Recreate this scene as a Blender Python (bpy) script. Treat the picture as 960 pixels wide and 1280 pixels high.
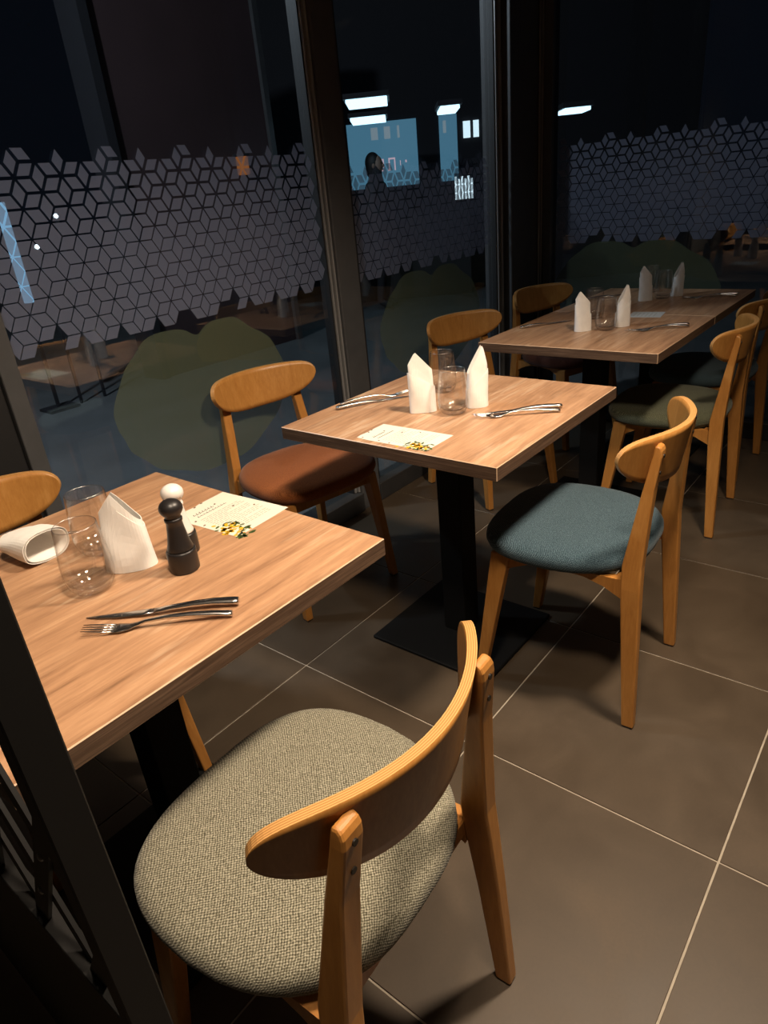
import bpy, bmesh, math, random
from mathutils import Vector, Matrix, Euler
random.seed(7)
for o in list(bpy.data.objects): bpy.data.objects.remove(o, do_unlink=True)
scene = bpy.context.scene
COL = scene.collection
PI = math.pi
R = math.radians

# ------------------------------------------------------------------ camera
FPX, YAW, PIT, ROL = 840.98, 0.7137, 0.4426, -0.0984
CAM = Vector((-1.1006, -1.3355, 1.3094))
fw = Vector((math.cos(YAW)*math.cos(PIT), math.sin(YAW)*math.cos(PIT), -math.sin(PIT)))
rt = fw.cross(Vector((0, 0, 1))).normalized(); up = rt.cross(fw)
c_, s_ = math.cos(ROL), math.sin(ROL)
rt2 = c_*rt + s_*up; up2 = -s_*rt + c_*up
cd = bpy.data.cameras.new('camera'); cam = bpy.data.objects.new('camera', cd); COL.objects.link(cam)
m = Matrix((rt2, up2, -fw)).transposed().to_4x4(); m.translation = CAM
cam.matrix_world = m
cd.sensor_fit = 'VERTICAL'; cd.sensor_height = 36.0; cd.lens = FPX*36.0/1280.0
cd.clip_start = 0.02; cd.clip_end = 100
scene.camera = cam

# ------------------------------------------------------------------ world, view
scene.view_settings.view_transform = 'Standard'
try: scene.view_settings.look = 'None'
except Exception: pass
scene.view_settings.gamma = 1.0
scene.view_settings.use_curve_mapping = False
scene.view_settings.exposure = 0.0
try: scene.cycles.transparent_max_bounces = 32
except Exception: pass
w = bpy.data.worlds.new('night'); scene.world = w; w.use_nodes = True
w.node_tree.nodes['Background'].inputs[0].default_value = (0.28, 0.38, 0.62, 1)
w.node_tree.nodes['Background'].inputs[1].default_value = 0.010

# the room's ceiling spots (the fittings are built further down)
def spot(name, loc, target, energy, color, size, blend, rad):
    l = bpy.data.lights.new(name, 'SPOT'); l.energy = energy; l.color = color
    l.spot_size = R(size); l.spot_blend = blend; l.shadow_soft_size = rad
    o = bpy.data.objects.new(name, l); COL.objects.link(o); o.location = loc
    o.rotation_euler = (Vector(target)-Vector(loc)).to_track_quat('-Z', 'Y').to_euler()
    return o
WARM = (1.0, 0.80, 0.60)
SPOTS = [((-0.80, -1.14, 2.42), (-0.55, -0.70, 0.6), 135, WARM, 112, 1.0, 0.11),
         ((0.30, -1.24, 2.42), (0.05, -0.75, 0.6), 235, WARM, 112, 1.0, 0.11),
         ((1.85, -1.25, 2.42), (1.85, -0.55, 0.6), 6, (1.0, 0.88, 0.78), 95, 1.0, 0.05),
         ((-2.2, -2.4, 2.42), (-2.2, -2.4, 0.0), 14, WARM, 110, 1.0, 0.05)]
for i, s in enumerate(SPOTS): spot('spot_light', *s)

# added light, brightens the ground outside the first pane (its post and head are built with the outside)
sl = bpy.data.lights.new('added_outside_light', 'POINT'); sl.energy = 420; sl.color = (0.86, 0.93, 1.0); sl.shadow_soft_size = 0.1
slo = bpy.data.objects.new('added_outside_light', sl); COL.objects.link(slo); slo.location = (-0.9, 2.4, 3.4)

# ------------------------------------------------------------------ materials
MATS = {}
def newmat(name):
    mt = bpy.data.materials.new(name); mt.use_nodes = True; MATS[name] = mt
    nt = mt.node_tree; b = nt.nodes['Principled BSDF']
    return mt, nt, b
def N(nt, t, **kw):
    n = nt.nodes.new(t)
    for k, v in kw.items():
        if k.startswith('i_'): n.inputs[k[2:].replace('_', ' ')].default_value = v
        else: setattr(n, k, v)
    return n
def L(nt, a, b): nt.links.new(a, b)
def ramp(nt, pts):
    r = nt.nodes.new('ShaderNodeValToRGB'); e = r.color_ramp.elements
    while len(e) < len(pts): e.new(0.5)
    for i, (p, c) in enumerate(pts): e[i].position = p; e[i].color = (*c, 1)
    return r
def plain(name, col, rough=0.5, metal=0.0, spec=None, var=0.0, scale=20):
    mt, nt, b = newmat(name)
    b.inputs['Base Color'].default_value = (*col, 1); b.inputs['Roughness'].default_value = rough; b.inputs['Metallic'].default_value = metal
    if spec is not None: b.inputs['Specular IOR Level'].default_value = spec
    if var:
        tc = N(nt, 'ShaderNodeTexCoord'); n = N(nt, 'ShaderNodeTexNoise', i_Scale=scale, i_Detail=4)
        L(nt, tc.outputs['Object'], n.inputs['Vector'])
        r = ramp(nt, [(0.3, [c*(1-var) for c in col]), (0.7, [min(1, c*(1+var)) for c in col])])
        L(nt, n.outputs['Fac'], r.inputs['Fac']); L(nt, r.outputs['Color'], b.inputs['Base Color'])
    return mt
def emit(name, col, st):
    mt, nt, b = newmat(name)
    b.inputs['Base Color'].default_value = (0, 0, 0, 1); b.inputs['Emission Color'].default_value = (*col, 1); b.inputs['Emission Strength'].default_value = st
    return mt

def wood(name, axis, cols, scale=1.0, rough=0.42, stretch=14, bump=0.05, coat=0.0, cracks=False):
    mt, nt, b = newmat(name)
    tc = N(nt, 'ShaderNodeTexCoord'); mp = N(nt, 'ShaderNodeMapping')
    sc = [stretch*scale]*3; sc[axis] = scale
    mp.inputs['Scale'].default_value = sc
    oi = N(nt, 'ShaderNodeObjectInfo'); va = N(nt, 'ShaderNodeVectorMath', operation='ADD'); vs = N(nt, 'ShaderNodeVectorMath', operation='SCALE')
    vs.inputs[0].default_value = (7.1, 3.3, 5.7)
    L(nt, oi.outputs['Random'], vs.inputs['Scale'])
    L(nt, tc.outputs['Object'], va.inputs[0]); L(nt, vs.outputs[0], va.inputs[1]); L(nt, va.outputs[0], mp.inputs['Vector'])
    n1 = N(nt, 'ShaderNodeTexNoise', i_Scale=2.2, i_Detail=6, i_Roughness=0.62, i_Distortion=0.6)
    n2 = N(nt, 'ShaderNodeTexNoise', i_Scale=9.0, i_Detail=5, i_Roughness=0.7)
    L(nt, mp.outputs[0], n1.inputs['Vector']); L(nt, mp.outputs[0], n2.inputs['Vector'])
    mx = N(nt, 'ShaderNodeMix', data_type='FLOAT'); mx.inputs[0].default_value = 0.4
    L(nt, n1.outputs['Fac'], mx.inputs[2]); L(nt, n2.outputs['Fac'], mx.inputs[3])
    r = ramp(nt, cols); L(nt, mx.outputs[0], r.inputs['Fac'])
    out = r.outputs['Color']
    if cracks:
        mp2 = N(nt, 'ShaderNodeMapping'); s2 = [58.0]*3; s2[axis] = 5.0; mp2.inputs['Scale'].default_value = s2
        L(nt, va.outputs[0], mp2.inputs['Vector'])
        n3 = N(nt, 'ShaderNodeTexNoise', i_Scale=1.0, i_Detail=3, i_Roughness=0.6, i_Distortion=0.5); L(nt, mp2.outputs[0], n3.inputs['Vector'])
        r3 = ramp(nt, [(0.53, (0, 0, 0)), (0.62, (1, 1, 1))]); L(nt, n3.outputs['Fac'], r3.inputs['Fac'])
        n4 = N(nt, 'ShaderNodeTexNoise', i_Scale=5.0, i_Detail=2); L(nt, va.outputs[0], n4.inputs['Vector'])
        r4 = ramp(nt, [(0.46, (0, 0, 0)), (0.6, (0.6, 0.6, 0.6))]); L(nt, n4.outputs['Fac'], r4.inputs['Fac'])
        mm = N(nt, 'ShaderNodeMath', operation='MULTIPLY'); L(nt, r3.outputs['Color'], mm.inputs[0]); L(nt, r4.outputs['Color'], mm.inputs[1])
        mc = N(nt, 'ShaderNodeMix', data_type='RGBA'); L(nt, mm.outputs[0], mc.inputs[0]); L(nt, out, mc.inputs[6]); mc.inputs[7].default_value = (0.62, 0.44, 0.29, 1)
        out = mc.outputs[2]
    L(nt, out, b.inputs['Base Color'])
    b.inputs['Roughness'].default_value = rough
    if coat: b.inputs['Coat Weight'].default_value = coat; b.inputs['Coat Roughness'].default_value = 0.25
    bp = N(nt, 'ShaderNodeBump'); bp.inputs['Strength'].default_value = bump; bp.inputs['Distance'].default_value = 0.002
    L(nt, mx.outputs[0], bp.inputs['Height']); L(nt, bp.outputs[0], b.inputs['Normal'])
    return mt

wood('chair_wood', 2, [(0.30, (0.36, 0.145, 0.030)), (0.5, (0.46, 0.20, 0.045)), (0.72, (0.55, 0.26, 0.07))], 3.0, 0.4, 9, 0.03)
wood('ply_face', 2, [(0.32, (0.40, 0.17, 0.038)), (0.52, (0.49, 0.225, 0.055)), (0.7, (0.58, 0.29, 0.085))], 5.0, 0.36, 4.5, 0.02)
TOPC = [(0.33, (0.20, 0.105, 0.055)), (0.43, (0.36, 0.195, 0.105)), (0.54, (0.47, 0.265, 0.145)), (0.66, (0.58, 0.36, 0.21))]
wood('table_laminate', 0, TOPC, 1.15, 0.42, 12, 0.05, cracks=True)
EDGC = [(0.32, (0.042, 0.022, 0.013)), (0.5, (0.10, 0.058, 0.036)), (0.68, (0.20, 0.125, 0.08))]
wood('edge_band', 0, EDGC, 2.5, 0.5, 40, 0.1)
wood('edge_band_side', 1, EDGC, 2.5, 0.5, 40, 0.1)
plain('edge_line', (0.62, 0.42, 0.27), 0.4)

# plywood edge: veneer stripes run across the thickness (UV v)
mt, nt, b = newmat('ply_edge')
uv = N(nt, 'ShaderNodeUVMap'); sx = N(nt, 'ShaderNodeSeparateXYZ'); L(nt, uv.outputs[0], sx.inputs[0])
mu = N(nt, 'ShaderNodeMath', operation='MULTIPLY'); mu.inputs[1].default_value = 2*PI*4.5; L(nt, sx.outputs['Y'], mu.inputs[0])
sn = N(nt, 'ShaderNodeMath', operation='SINE'); L(nt, mu.outputs[0], sn.inputs[0])
r = ramp(nt, [(0.0, (0.36, 0.16, 0.045)), (0.45, (0.52, 0.26, 0.08)), (1.0, (0.66, 0.38, 0.14))]); ad = N(nt, 'ShaderNodeMath', operation='MULTIPLY_ADD'); ad.inputs[1].default_value = 0.5; ad.inputs[2].default_value = 0.5
L(nt, sn.outputs[0], ad.inputs[0]); L(nt, ad.outputs[0], r.inputs['Fac']); L(nt, r.outputs['Color'], b.inputs['Base Color']); b.inputs['Roughness'].default_value = 0.4

def fabric(name, dark, mid, light, k=1.0, bump=0.6):
    mt, nt, b = newmat(name)
    tc = N(nt, 'ShaderNodeTexCoord')
    ns = N(nt, 'ShaderNodeTexNoise', i_Scale=55, i_Detail=2); L(nt, tc.outputs['Object'], ns.inputs['Vector'])
    dv = N(nt, 'ShaderNodeVectorMath', operation='SCALE'); dv.inputs['Scale'].default_value = 0.004; L(nt, ns.outputs['Color'], dv.inputs[0])
    av = N(nt, 'ShaderNodeVectorMath', operation='ADD'); L(nt, tc.outputs['Object'], av.inputs[0]); L(nt, dv.outputs[0], av.inputs[1])
    sx = N(nt, 'ShaderNodeSeparateXYZ'); L(nt, av.outputs[0], sx.inputs[0])
    def wave(o1, o2, sgn, f):
        a = N(nt, 'ShaderNodeMath', operation='MULTIPLY'); a.inputs[1].default_value = sgn; L(nt, o2, a.inputs[0])
        s = N(nt, 'ShaderNodeMath', operation='ADD'); L(nt, o1, s.inputs[0]); L(nt, a.outputs[0], s.inputs[1])
        q = N(nt, 'ShaderNodeMath', operation='MULTIPLY'); q.inputs[1].default_value = f; L(nt, s.outputs[0], q.inputs[0])
        z = N(nt, 'ShaderNodeMath', operation='SINE'); L(nt, q.outputs[0], z.inputs[0]); return z.outputs[0]
    f = 2*PI/0.0052*k
    ysum = N(nt, 'ShaderNodeMath', operation='ADD'); L(nt, sx.outputs['Y'], ysum.inputs[0]); L(nt, sx.outputs['Z'], ysum.inputs[1])
    wa = wave(sx.outputs['X'], ysum.outputs[0], 0.0, f); wb = wave(ysum.outputs[0], sx.outputs['X'], 0.0, f)
    pr = N(nt, 'ShaderNodeMath', operation='MULTIPLY'); L(nt, wa, pr.inputs[0]); L(nt, wb, pr.inputs[1])
    n2 = N(nt, 'ShaderNodeTexNoise', i_Scale=420, i_Detail=2); L(nt, tc.outputs['Object'], n2.inputs['Vector'])
    mx = N(nt, 'ShaderNodeMath', operation='MULTIPLY_ADD'); mx.inputs[1].default_value = 0.30; L(nt, pr.outputs[0], mx.inputs[0]); L(nt, n2.outputs['Fac'], mx.inputs[2])
    r = ramp(nt, [(0.22, dark), (0.5, mid), (0.78, light)]); L(nt, mx.outputs[0], r.inputs['Fac'])
    L(nt, r.outputs['Color'], b.inputs['Base Color']); b.inputs['Roughness'].default_value = 0.95
    b.inputs['Specular IOR Level'].default_value = 0.15
    b.inputs['Sheen Weight'].default_value = 0.15
    bp = N(nt, 'ShaderNodeBump'); bp.inputs['Strength'].default_value = bump; bp.inputs['Distance'].default_value = 0.0015
    L(nt, mx.outputs[0], bp.inputs['Height']); L(nt, bp.outputs[0], b.inputs['Normal'])
fabric('fabric_olive', (0.062, 0.056, 0.036), (0.19, 0.18, 0.13), (0.42, 0.40, 0.31))
fabric('fabric_green', (0.035, 0.038, 0.022), (0.095, 0.10, 0.06), (0.20, 0.21, 0.135))
fabric('fabric_blue', (0.012, 0.028, 0.040), (0.042, 0.078, 0.102), (0.115, 0.175, 0.21))
fabric('fabric_teal', (0.02, 0.035, 0.045), (0.05, 0.08, 0.095), (0.10, 0.15, 0.17))
fabric('fabric_rust', (0.14, 0.036, 0.008), (0.26, 0.075, 0.018), (0.38, 0.125, 0.035), 1.6, 0.3)
fabric('fabric_wine', (0.05, 0.018, 0.012), (0.10, 0.035, 0.022), (0.16, 0.06, 0.04), 1.6, 0.3)

# floor tile
mt, nt, b = newmat('floor_tile')
tc = N(nt, 'ShaderNodeTexCoord'); oi = N(nt, 'ShaderNodeObjectInfo'); va = N(nt, 'ShaderNodeVectorMath', operation='ADD'); vs = N(nt, 'ShaderNodeVectorMath', operation='SCALE'); vs.inputs[0].default_value = (9, 4, 2)
L(nt, oi.outputs['Random'], vs.inputs['Scale']); L(nt, tc.outputs['Object'], va.inputs[0]); L(nt, vs.outputs[0], va.inputs[1])
n1 = N(nt, 'ShaderNodeTexNoise', i_Scale=5, i_Detail=6, i_Roughness=0.6, i_Distortion=0.4); n2 = N(nt, 'ShaderNodeTexNoise', i_Scale=160, i_Detail=2)
L(nt, va.outputs[0], n1.inputs['Vector']); L(nt, va.outputs[0], n2.inputs['Vector'])
mx = N(nt, 'ShaderNodeMix', data_type='FLOAT'); mx.inputs[0].default_value = 0.15; L(nt, n1.outputs['Fac'], mx.inputs[2]); L(nt, n2.outputs['Fac'], mx.inputs[3])
r = ramp(nt, [(0.3, (0.058, 0.041, 0.026)), (0.55, (0.075, 0.053, 0.033)), (0.75, (0.094, 0.066, 0.041))]); L(nt, mx.outputs[0], r.inputs['Fac']); L(nt, r.outputs['Color'], b.inputs['Base Color'])
rr = ramp(nt, [(0.3, (0.42,)*3), (0.7, (0.58,)*3)]); L(nt, n1.outputs['Fac'], rr.inputs['Fac']); L(nt, rr.outputs['Color'], b.inputs['Roughness'])
bp = N(nt, 'ShaderNodeBump'); bp.inputs['Strength'].default_value = 0.08; bp.inputs['Distance'].default_value = 0.001; L(nt, mx.outputs[0], bp.inputs['Height']); L(nt, bp.outputs[0], b.inputs['Normal'])

plain('grout', (0.40, 0.35, 0.28), 0.9, var=0.15, scale=30)
plain('black_metal', (0.004, 0.004, 0.004), 0.7, spec=0.25)
plain('black_frame', (0.004, 0.0038, 0.0038), 0.6, var=0.1)
plain('frame_grey', (0.070, 0.071, 0.074), 0.42, spec=0.4, var=0.08)
plain('frame_dark', (0.012, 0.012, 0.013), 0.5)
plain('bead_metal', (0.34, 0.34, 0.34), 0.28, 0.4)
plain('sill_paint', (0.030, 0.030, 0.031), 0.5, var=0.1)
plain('wall_dark', (0.14, 0.135, 0.13), 0.8, var=0.1, scale=3)
plain('ceiling_paint', (0.12, 0.12, 0.12), 0.9, var=0.1, scale=3)
plain('screw_black', (0.01, 0.008, 0.006), 0.4)
plain('pad_black', (0.012, 0.010, 0.010), 0.7)
plain('napkin_paper', (0.88, 0.86, 0.82), 0.9, var=0.04, scale=40)
plain('steel', (0.70, 0.68, 0.66), 0.22, 1.0)
plain('mill_black', (0.016, 0.014, 0.014), 0.38, var=0.15)
plain('mill_white', (0.78, 0.74, 0.70), 0.35)
plain('menu_paper', (0.72, 0.70, 0.60), 0.7, var=0.02)
plain('ink', (0.07, 0.065, 0.05), 0.8); plain('ink_pale', (0.36, 0.34, 0.28), 0.8)
plain('flower_yellow', (0.75, 0.42, 0.015), 0.7); plain('flower_orange', (0.75, 0.28, 0.04), 0.7); plain('leaf_green', (0.07, 0.11, 0.03), 0.7); plain('leaf_brown', (0.16, 0.10, 0.06), 0.7)
plain('card_grey', (0.55, 0.56, 0.55), 0.5)
plain('outdoor_ground', (0.12, 0.125, 0.13), 0.7, var=0.2, scale=2)
plain('maroon_wall', (0.060, 0.033, 0.036), 0.8, var=0.15, scale=2)
plain('outdoor_dark', (0.015, 0.015, 0.02), 0.8, var=0.1)
plain('clothes_dark', (0.012, 0.012, 0.016), 0.8, var=0.1); plain('hair_dark', (0.008, 0.007, 0.007), 0.6); plain('skin', (0.25, 0.15, 0.11), 0.6)

def schlick(nt, f0):
    lw = N(nt, 'ShaderNodeLayerWeight'); lw.inputs['Blend'].default_value = 0.5
    pw = N(nt, 'ShaderNodeMath', operation='POWER'); pw.inputs[1].default_value = 5.0; L(nt, lw.outputs['Facing'], pw.inputs[0])
    ma = N(nt, 'ShaderNodeMath', operation='MULTIPLY_ADD'); ma.inputs[1].default_value = 1-f0; ma.inputs[2].default_value = f0; L(nt, pw.outputs[0], ma.inputs[0])
    return ma.outputs[0]
def thin_glass(name, f0, tint):
    mt, nt, b = newmat(name); nt.nodes.remove(b); out = nt.nodes['Material Output']
    tr = N(nt, 'ShaderNodeBsdfTransparent'); tr.inputs[0].default_value = (*tint, 1)
    gl = N(nt, 'ShaderNodeBsdfGlossy'); gl.inputs['Roughness'].default_value = 0.012; gl.inputs['Color'].default_value = (1, 1, 1, 1)
    fr = schlick(nt, f0)
    mx = N(nt, 'ShaderNodeMixShader'); L(nt, fr, mx.inputs[0]); L(nt, tr.outputs[0], mx.inputs[1]); L(nt, gl.outputs[0], mx.inputs[2]); L(nt, mx.outputs[0], out.inputs[0])
thin_glass('window_glass', 0.06, (0.80, 0.84, 0.86))
def film(name, col, alpha):
    mt, nt, b = newmat(name); nt.nodes.remove(b); out = nt.nodes['Material Output']
    tr = N(nt, 'ShaderNodeBsdfTransparent'); df = N(nt, 'ShaderNodeBsdfDiffuse'); df.inputs[0].default_value = (*col, 1)
    tl = N(nt, 'ShaderNodeBsdfTranslucent'); tl.inputs[0].default_value = (*col, 1)
    m1 = N(nt, 'ShaderNodeMixShader'); m1.inputs[0].default_value = 0.3; L(nt, df.outputs[0], m1.inputs[1]); L(nt, tl.outputs[0], m1.inputs[2])
    mx = N(nt, 'ShaderNodeMixShader'); mx.inputs[0].default_value = alpha; L(nt, tr.outputs[0], mx.inputs[1]); L(nt, m1.outputs[0], mx.inputs[2]); L(nt, mx.outputs[0], out.inputs[0])
film('frosted_film', (0.20, 0.215, 0.29), 0.6)
film('bush_film', (0.115, 0.135, 0.085), 0.55)
film('bush_film_pale', (0.15, 0.155, 0.085), 0.3)
# drinking glass
mt, nt, b = newmat('clear_glass'); nt.nodes.remove(b); out = nt.nodes['Material Output']
tr = N(nt, 'ShaderNodeBsdfTransparent'); cr = ramp(nt, [(0.0, (0.996, 0.996, 0.996)), (0.8, (0.985, 0.985, 0.985)), (1.0, (0.45, 0.45, 0.46))]); lw_ = N(nt, 'ShaderNodeLayerWeight'); lw_.inputs['Blend'].default_value = 0.5; L(nt, lw_.outputs['Facing'], cr.inputs['Fac']); L(nt, cr.outputs['Color'], tr.inputs[0]); gl = N(nt, 'ShaderNodeBsdfGlossy'); gl.inputs['Roughness'].default_value = 0.015
mx = N(nt, 'ShaderNodeMixShader'); L(nt, schlick(nt, 0.07), mx.inputs[0]); L(nt, tr.outputs[0], mx.inputs[1]); L(nt, gl.outputs[0], mx.inputs[2])
L(nt, mx.outputs[0], out.inputs[0])
mt, nt, b = newmat('glass_base'); nt.nodes.remove(b); out = nt.nodes['Material Output']
tr = N(nt, 'ShaderNodeBsdfTransparent'); tr.inputs[0].default_value = (0.97, 0.97, 0.97, 1); gl = N(nt, 'ShaderNodeBsdfGlossy'); gl.inputs['Roughness'].default_value = 0.05
m2 = N(nt, 'ShaderNodeMixShader'); L(nt, schlick(nt, 0.20), m2.inputs[0]); L(nt, tr.outputs[0], m2.inputs[1]); L(nt, gl.outputs[0], m2.inputs[2]); L(nt, m2.outputs[0], out.inputs[0])

mt, nt, b = newmat('glass_rim'); nt.nodes.remove(b); out = nt.nodes['Material Output']
tr = N(nt, 'ShaderNodeBsdfTransparent'); gl = N(nt, 'ShaderNodeBsdfGlossy'); gl.inputs['Roughness'].default_value = 0.25
m2 = N(nt, 'ShaderNodeMixShader'); m2.inputs[0].default_value = 0.5; L(nt, tr.outputs[0], m2.inputs[1]); L(nt, gl.outputs[0], m2.inputs[2]); L(nt, m2.outputs[0], out.inputs[0])
emit('lamp_face', (1.0, 0.74, 0.45), 14)
emit('cyan_light', (0.55, 0.85, 1.0), 3.0)
emit('cyan_tube', (0.30, 0.55, 0.80), 1.0)
emit('blue_lit', (0.085, 0.22, 0.32), 1.0)
emit('white_lit', (0.75, 0.92, 1.0), 1.6)
emit('pale_lit', (0.55, 0.70, 0.80), 0.45)
emit('pink_lit', (0.85, 0.60, 0.70), 0.8)
emit('orange_lit', (0.5, 0.16, 0.04), 0.6)
emit('spark_lit', (0.75, 0.9, 1.0), 6)

# ------------------------------------------------------------------ builders
def mesh_obj(name, verts, faces, mat, parent=None, smooth=False, loc=None, rot=None):
    me = bpy.data.meshes.new(name); me.from_pydata([tuple(v) for v in verts], [], faces); me.update()
    return link(name, me, mat, parent, smooth, loc, rot)
def link(name, me, mat, parent=None, smooth=False, loc=None, rot=None):
    if mat is not None:
        for mm_ in (mat if isinstance(mat, (list, tuple)) else [mat]): me.materials.append(MATS[mm_])
    if smooth:
        for p in me.polygons: p.use_smooth = True
    o = bpy.data.objects.new(name, me); COL.objects.link(o)
    if parent is not None: o.parent = parent
    if loc is not None: o.location = loc
    if rot is not None: o.rotation_euler = rot
    return o
def empty(name, loc=(0, 0, 0), rz=0):
    o = bpy.data.objects.new(name, None); COL.objects.link(o); o.location = loc; o.rotation_euler = (0, 0, rz); o.empty_display_size = 0.1; return o
def tag(o, label=None, cat=None, group=None, kind=None):
    if label: o['label'] = label
    if cat: o['category'] = cat
    if group: o['group'] = group
    if kind: o['kind'] = kind
    return o
def fixnorm(me):
    bm = bmesh.new(); bm.from_mesh(me); bmesh.ops.recalc_face_normals(bm, faces=bm.faces); bm.to_mesh(me); bm.free()
def box(name, x0, x1, y0, y1, z0, z1, mat, parent=None, bevel=0.0, seg=1):
    bm = bmesh.new(); bmesh.ops.create_cube(bm, size=1)
    for v in bm.verts: v.co = Vector(((x0+x1)/2+v.co.x*(x1-x0), (y0+y1)/2+v.co.y*(y1-y0), (z0+z1)/2+v.co.z*(z1-z0)))
    if bevel: bmesh.ops.bevel(bm, geom=list(bm.edges), offset=bevel, segments=seg, affect='EDGES', profile=0.5)
    me = bpy.data.meshes.new(name); bm.to_mesh(me); bm.free()
    return link(name, me, mat, parent)
def lathe_data(prof, seg=32, close=True):
    V, F = [], []
    for (r_, z) in prof:
        for k in range(seg):
            a = 2*PI*k/seg; V.append((r_*math.cos(a), r_*math.sin(a), z))
    n = len(prof)
    for i in range(n-1):
        for k in range(seg):
            k2 = (k+1) % seg; F.append((i*seg+k, i*seg+k2, (i+1)*seg+k2, (i+1)*seg+k))
    if close:
        F.append(tuple(range(seg))[::-1]); F.append(tuple((n-1)*seg+k for k in range(seg)))
    return V, F
def loft(name, rings, mat, parent=None, smooth=False, bevel=0.0):
    # rings: list of equal-length point loops, capped
    V, F = [], []; n = len(rings[0])
    for rg in rings: V += [tuple(p) for p in rg]
    for i in range(len(rings)-1):
        for k in range(n):
            k2 = (k+1) % n; F.append((i*n+k, i*n+k2, (i+1)*n+k2, (i+1)*n+k))
    F.append(tuple(range(n))[::-1]); F.append(tuple((len(rings)-1)*n+k for k in range(n)))
    me = bpy.data.meshes.new(name); me.from_pydata(V, [], F); me.update(); fixnorm(me)
    if bevel:
        bm = bmesh.new(); bm.from_mesh(me)
        ed = [e for e in bm.edges if len(e.link_faces) == 2 and e.calc_face_angle(0) > 0.5]
        bmesh.ops.bevel(bm, geom=ed, offset=bevel, segments=2, affect='EDGES', profile=0.5); bm.to_mesh(me); bm.free()
    return link(name, me, mat, parent, smooth)
def copy_tree(o, parent=None):
    c = o.copy(); COL.objects.link(c); c.parent = parent
    for ch in list(o.children): copy_tree(ch, c)
    return c

# ------------------------------------------------------------------ floor, ceiling, walls
GLY, GLX = 0.605, 2.61            # inner faces of the two glass walls
T = 0.6
floor = box('floor', -3.6, 2.70, -4.2, 0.70, -0.06, -0.0025, 'grout'); tag(floor, kind='structure')
g = 0.0022
tile_me = None
for i in range(-6, 5):
    for j in range(-7, 2):
        x0, x1, y0, y1 = i*T+g, min((i+1)*T-g, 2.70), j*T+g, min((j+1)*T-g, 0.70)
        if x1 - x0 < 0.02 or y1 - y0 < 0.02: continue
        full = abs(x1-x0-(T-2*g)) < 1e-6 and abs(y1-y0-(T-2*g)) < 1e-6
        if full and tile_me is not None:
            o = bpy.data.objects.new('tile', tile_me); COL.objects.link(o); o.parent = floor
        else:
            o = box('tile', 0, x1-x0, 0, y1-y0, -0.012, 0.0, 'floor_tile', floor, 0.0008)
            if full: tile_me = o.data
        o.location = (x0, y0, 0)
ceil = box('ceiling', -3.6, 2.70, -4.2, 0.70, 2.9, 2.98, 'ceiling_paint'); tag(ceil, kind='structure')
tag(box('wall_back', -3.68, -3.6, -4.2, 0.70, 0, 2.9, 'wall_dark'), kind='structure')
tag(box('wall_right', -3.6, 2.70, -4.28, -4.2, 0, 2.9, 'wall_dark'), kind='structure')
tag(box('wall_left', -3.6, -0.47, 0.60, 0.70, 0, 2.9, 'wall_dark'), kind='structure')
tag(box('wall_front', 2.62, 2.70, -4.2, -1.75, 0, 2.9, 'wall_dark'), kind='structure')
# corner column
cc = box('trim_1', 2.30, 2.70, 0.535, 0.70, 0, 2.9, 'frame_grey', None, 0.003); tag(cc, kind='structure')
tag(box('trim_2', -0.47, -0.378, 0.585, 0.70, 0, 2.9, 'frame_dark', None, 0.003), kind='structure')

S = 0.0426; H3 = math.sqrt(3)*S
def rhombs(u0, u1, z_top, z_bot, seed, ph=0.100):
    """tumbling-block film: list of (orientation, shrink, u, z) inside a panel"""
    rnd = random.Random(seed); out = []
    i0 = int(math.floor((u0-ph)/(1.5*S)))-1; i1 = int(math.ceil((u1-ph)/(1.5*S)))+1
    for i in range(i0, i1+1):
        for j in range(-1, 9):
            cx = ph+i*1.5*S; cz = z_top - S*0.9 - j*H3 - (i % 2)*H3/2
            for k in range(3):
                a0 = 2*PI*k/3; a1 = a0+2*PI/3
                ux = cx + S*(math.cos(a0)+math.cos(a1))/2; uz = cz + S*(math.sin(a0)+math.sin(a1))/2
                if ux < u0+S*0.45 or ux > u1-S*0.45: continue
                if uz > z_top or uz < z_bot: continue
                t = (z_top-uz)/(z_top-z_bot)
                if t < 0.06 and i % 4 not in (0,): continue
                if t < 0.11 and i % 4 == 2 and k != 1: continue
                if t > 0.93 and (i*7+k*3) % 5 == 0: continue
                sh = 0.72 + 0.2*min(1, t/0.55)
                out.append((k, round(sh, 2), ux, uz))
    return out
RH = {}
def rhomb_mesh(k, sh, axis):
    key = (k, sh, axis)
    if key in RH: return RH[key]
    a0 = 2*PI*k/3; a1 = a0+2*PI/3
    p = [(0, 0), (math.cos(a0), math.sin(a0)), (math.cos(a0)+math.cos(a1), math.sin(a0)+math.sin(a1)), (math.cos(a1), math.sin(a1))]
    cx = sum(q[0] for q in p)/4; cy = sum(q[1] for q in p)/4
    # even gap width: move the edges inwards by the same distance
    d = (1-sh)
    V = []
    for q in p: V.append(((q[0]-cx)*sh*S, (q[1]-cy)*sh*S))
    V = [(a, 0, b_) if axis == 'x' else (0, -a, b_) for a, b_ in V]
    me = bpy.data.meshes.new('rhombus'); me.from_pydata(V, [], [(0, 1, 2, 3)]); me.materials.append(MATS['frosted_film']); me.update()
    RH[key] = me; return me
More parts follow.
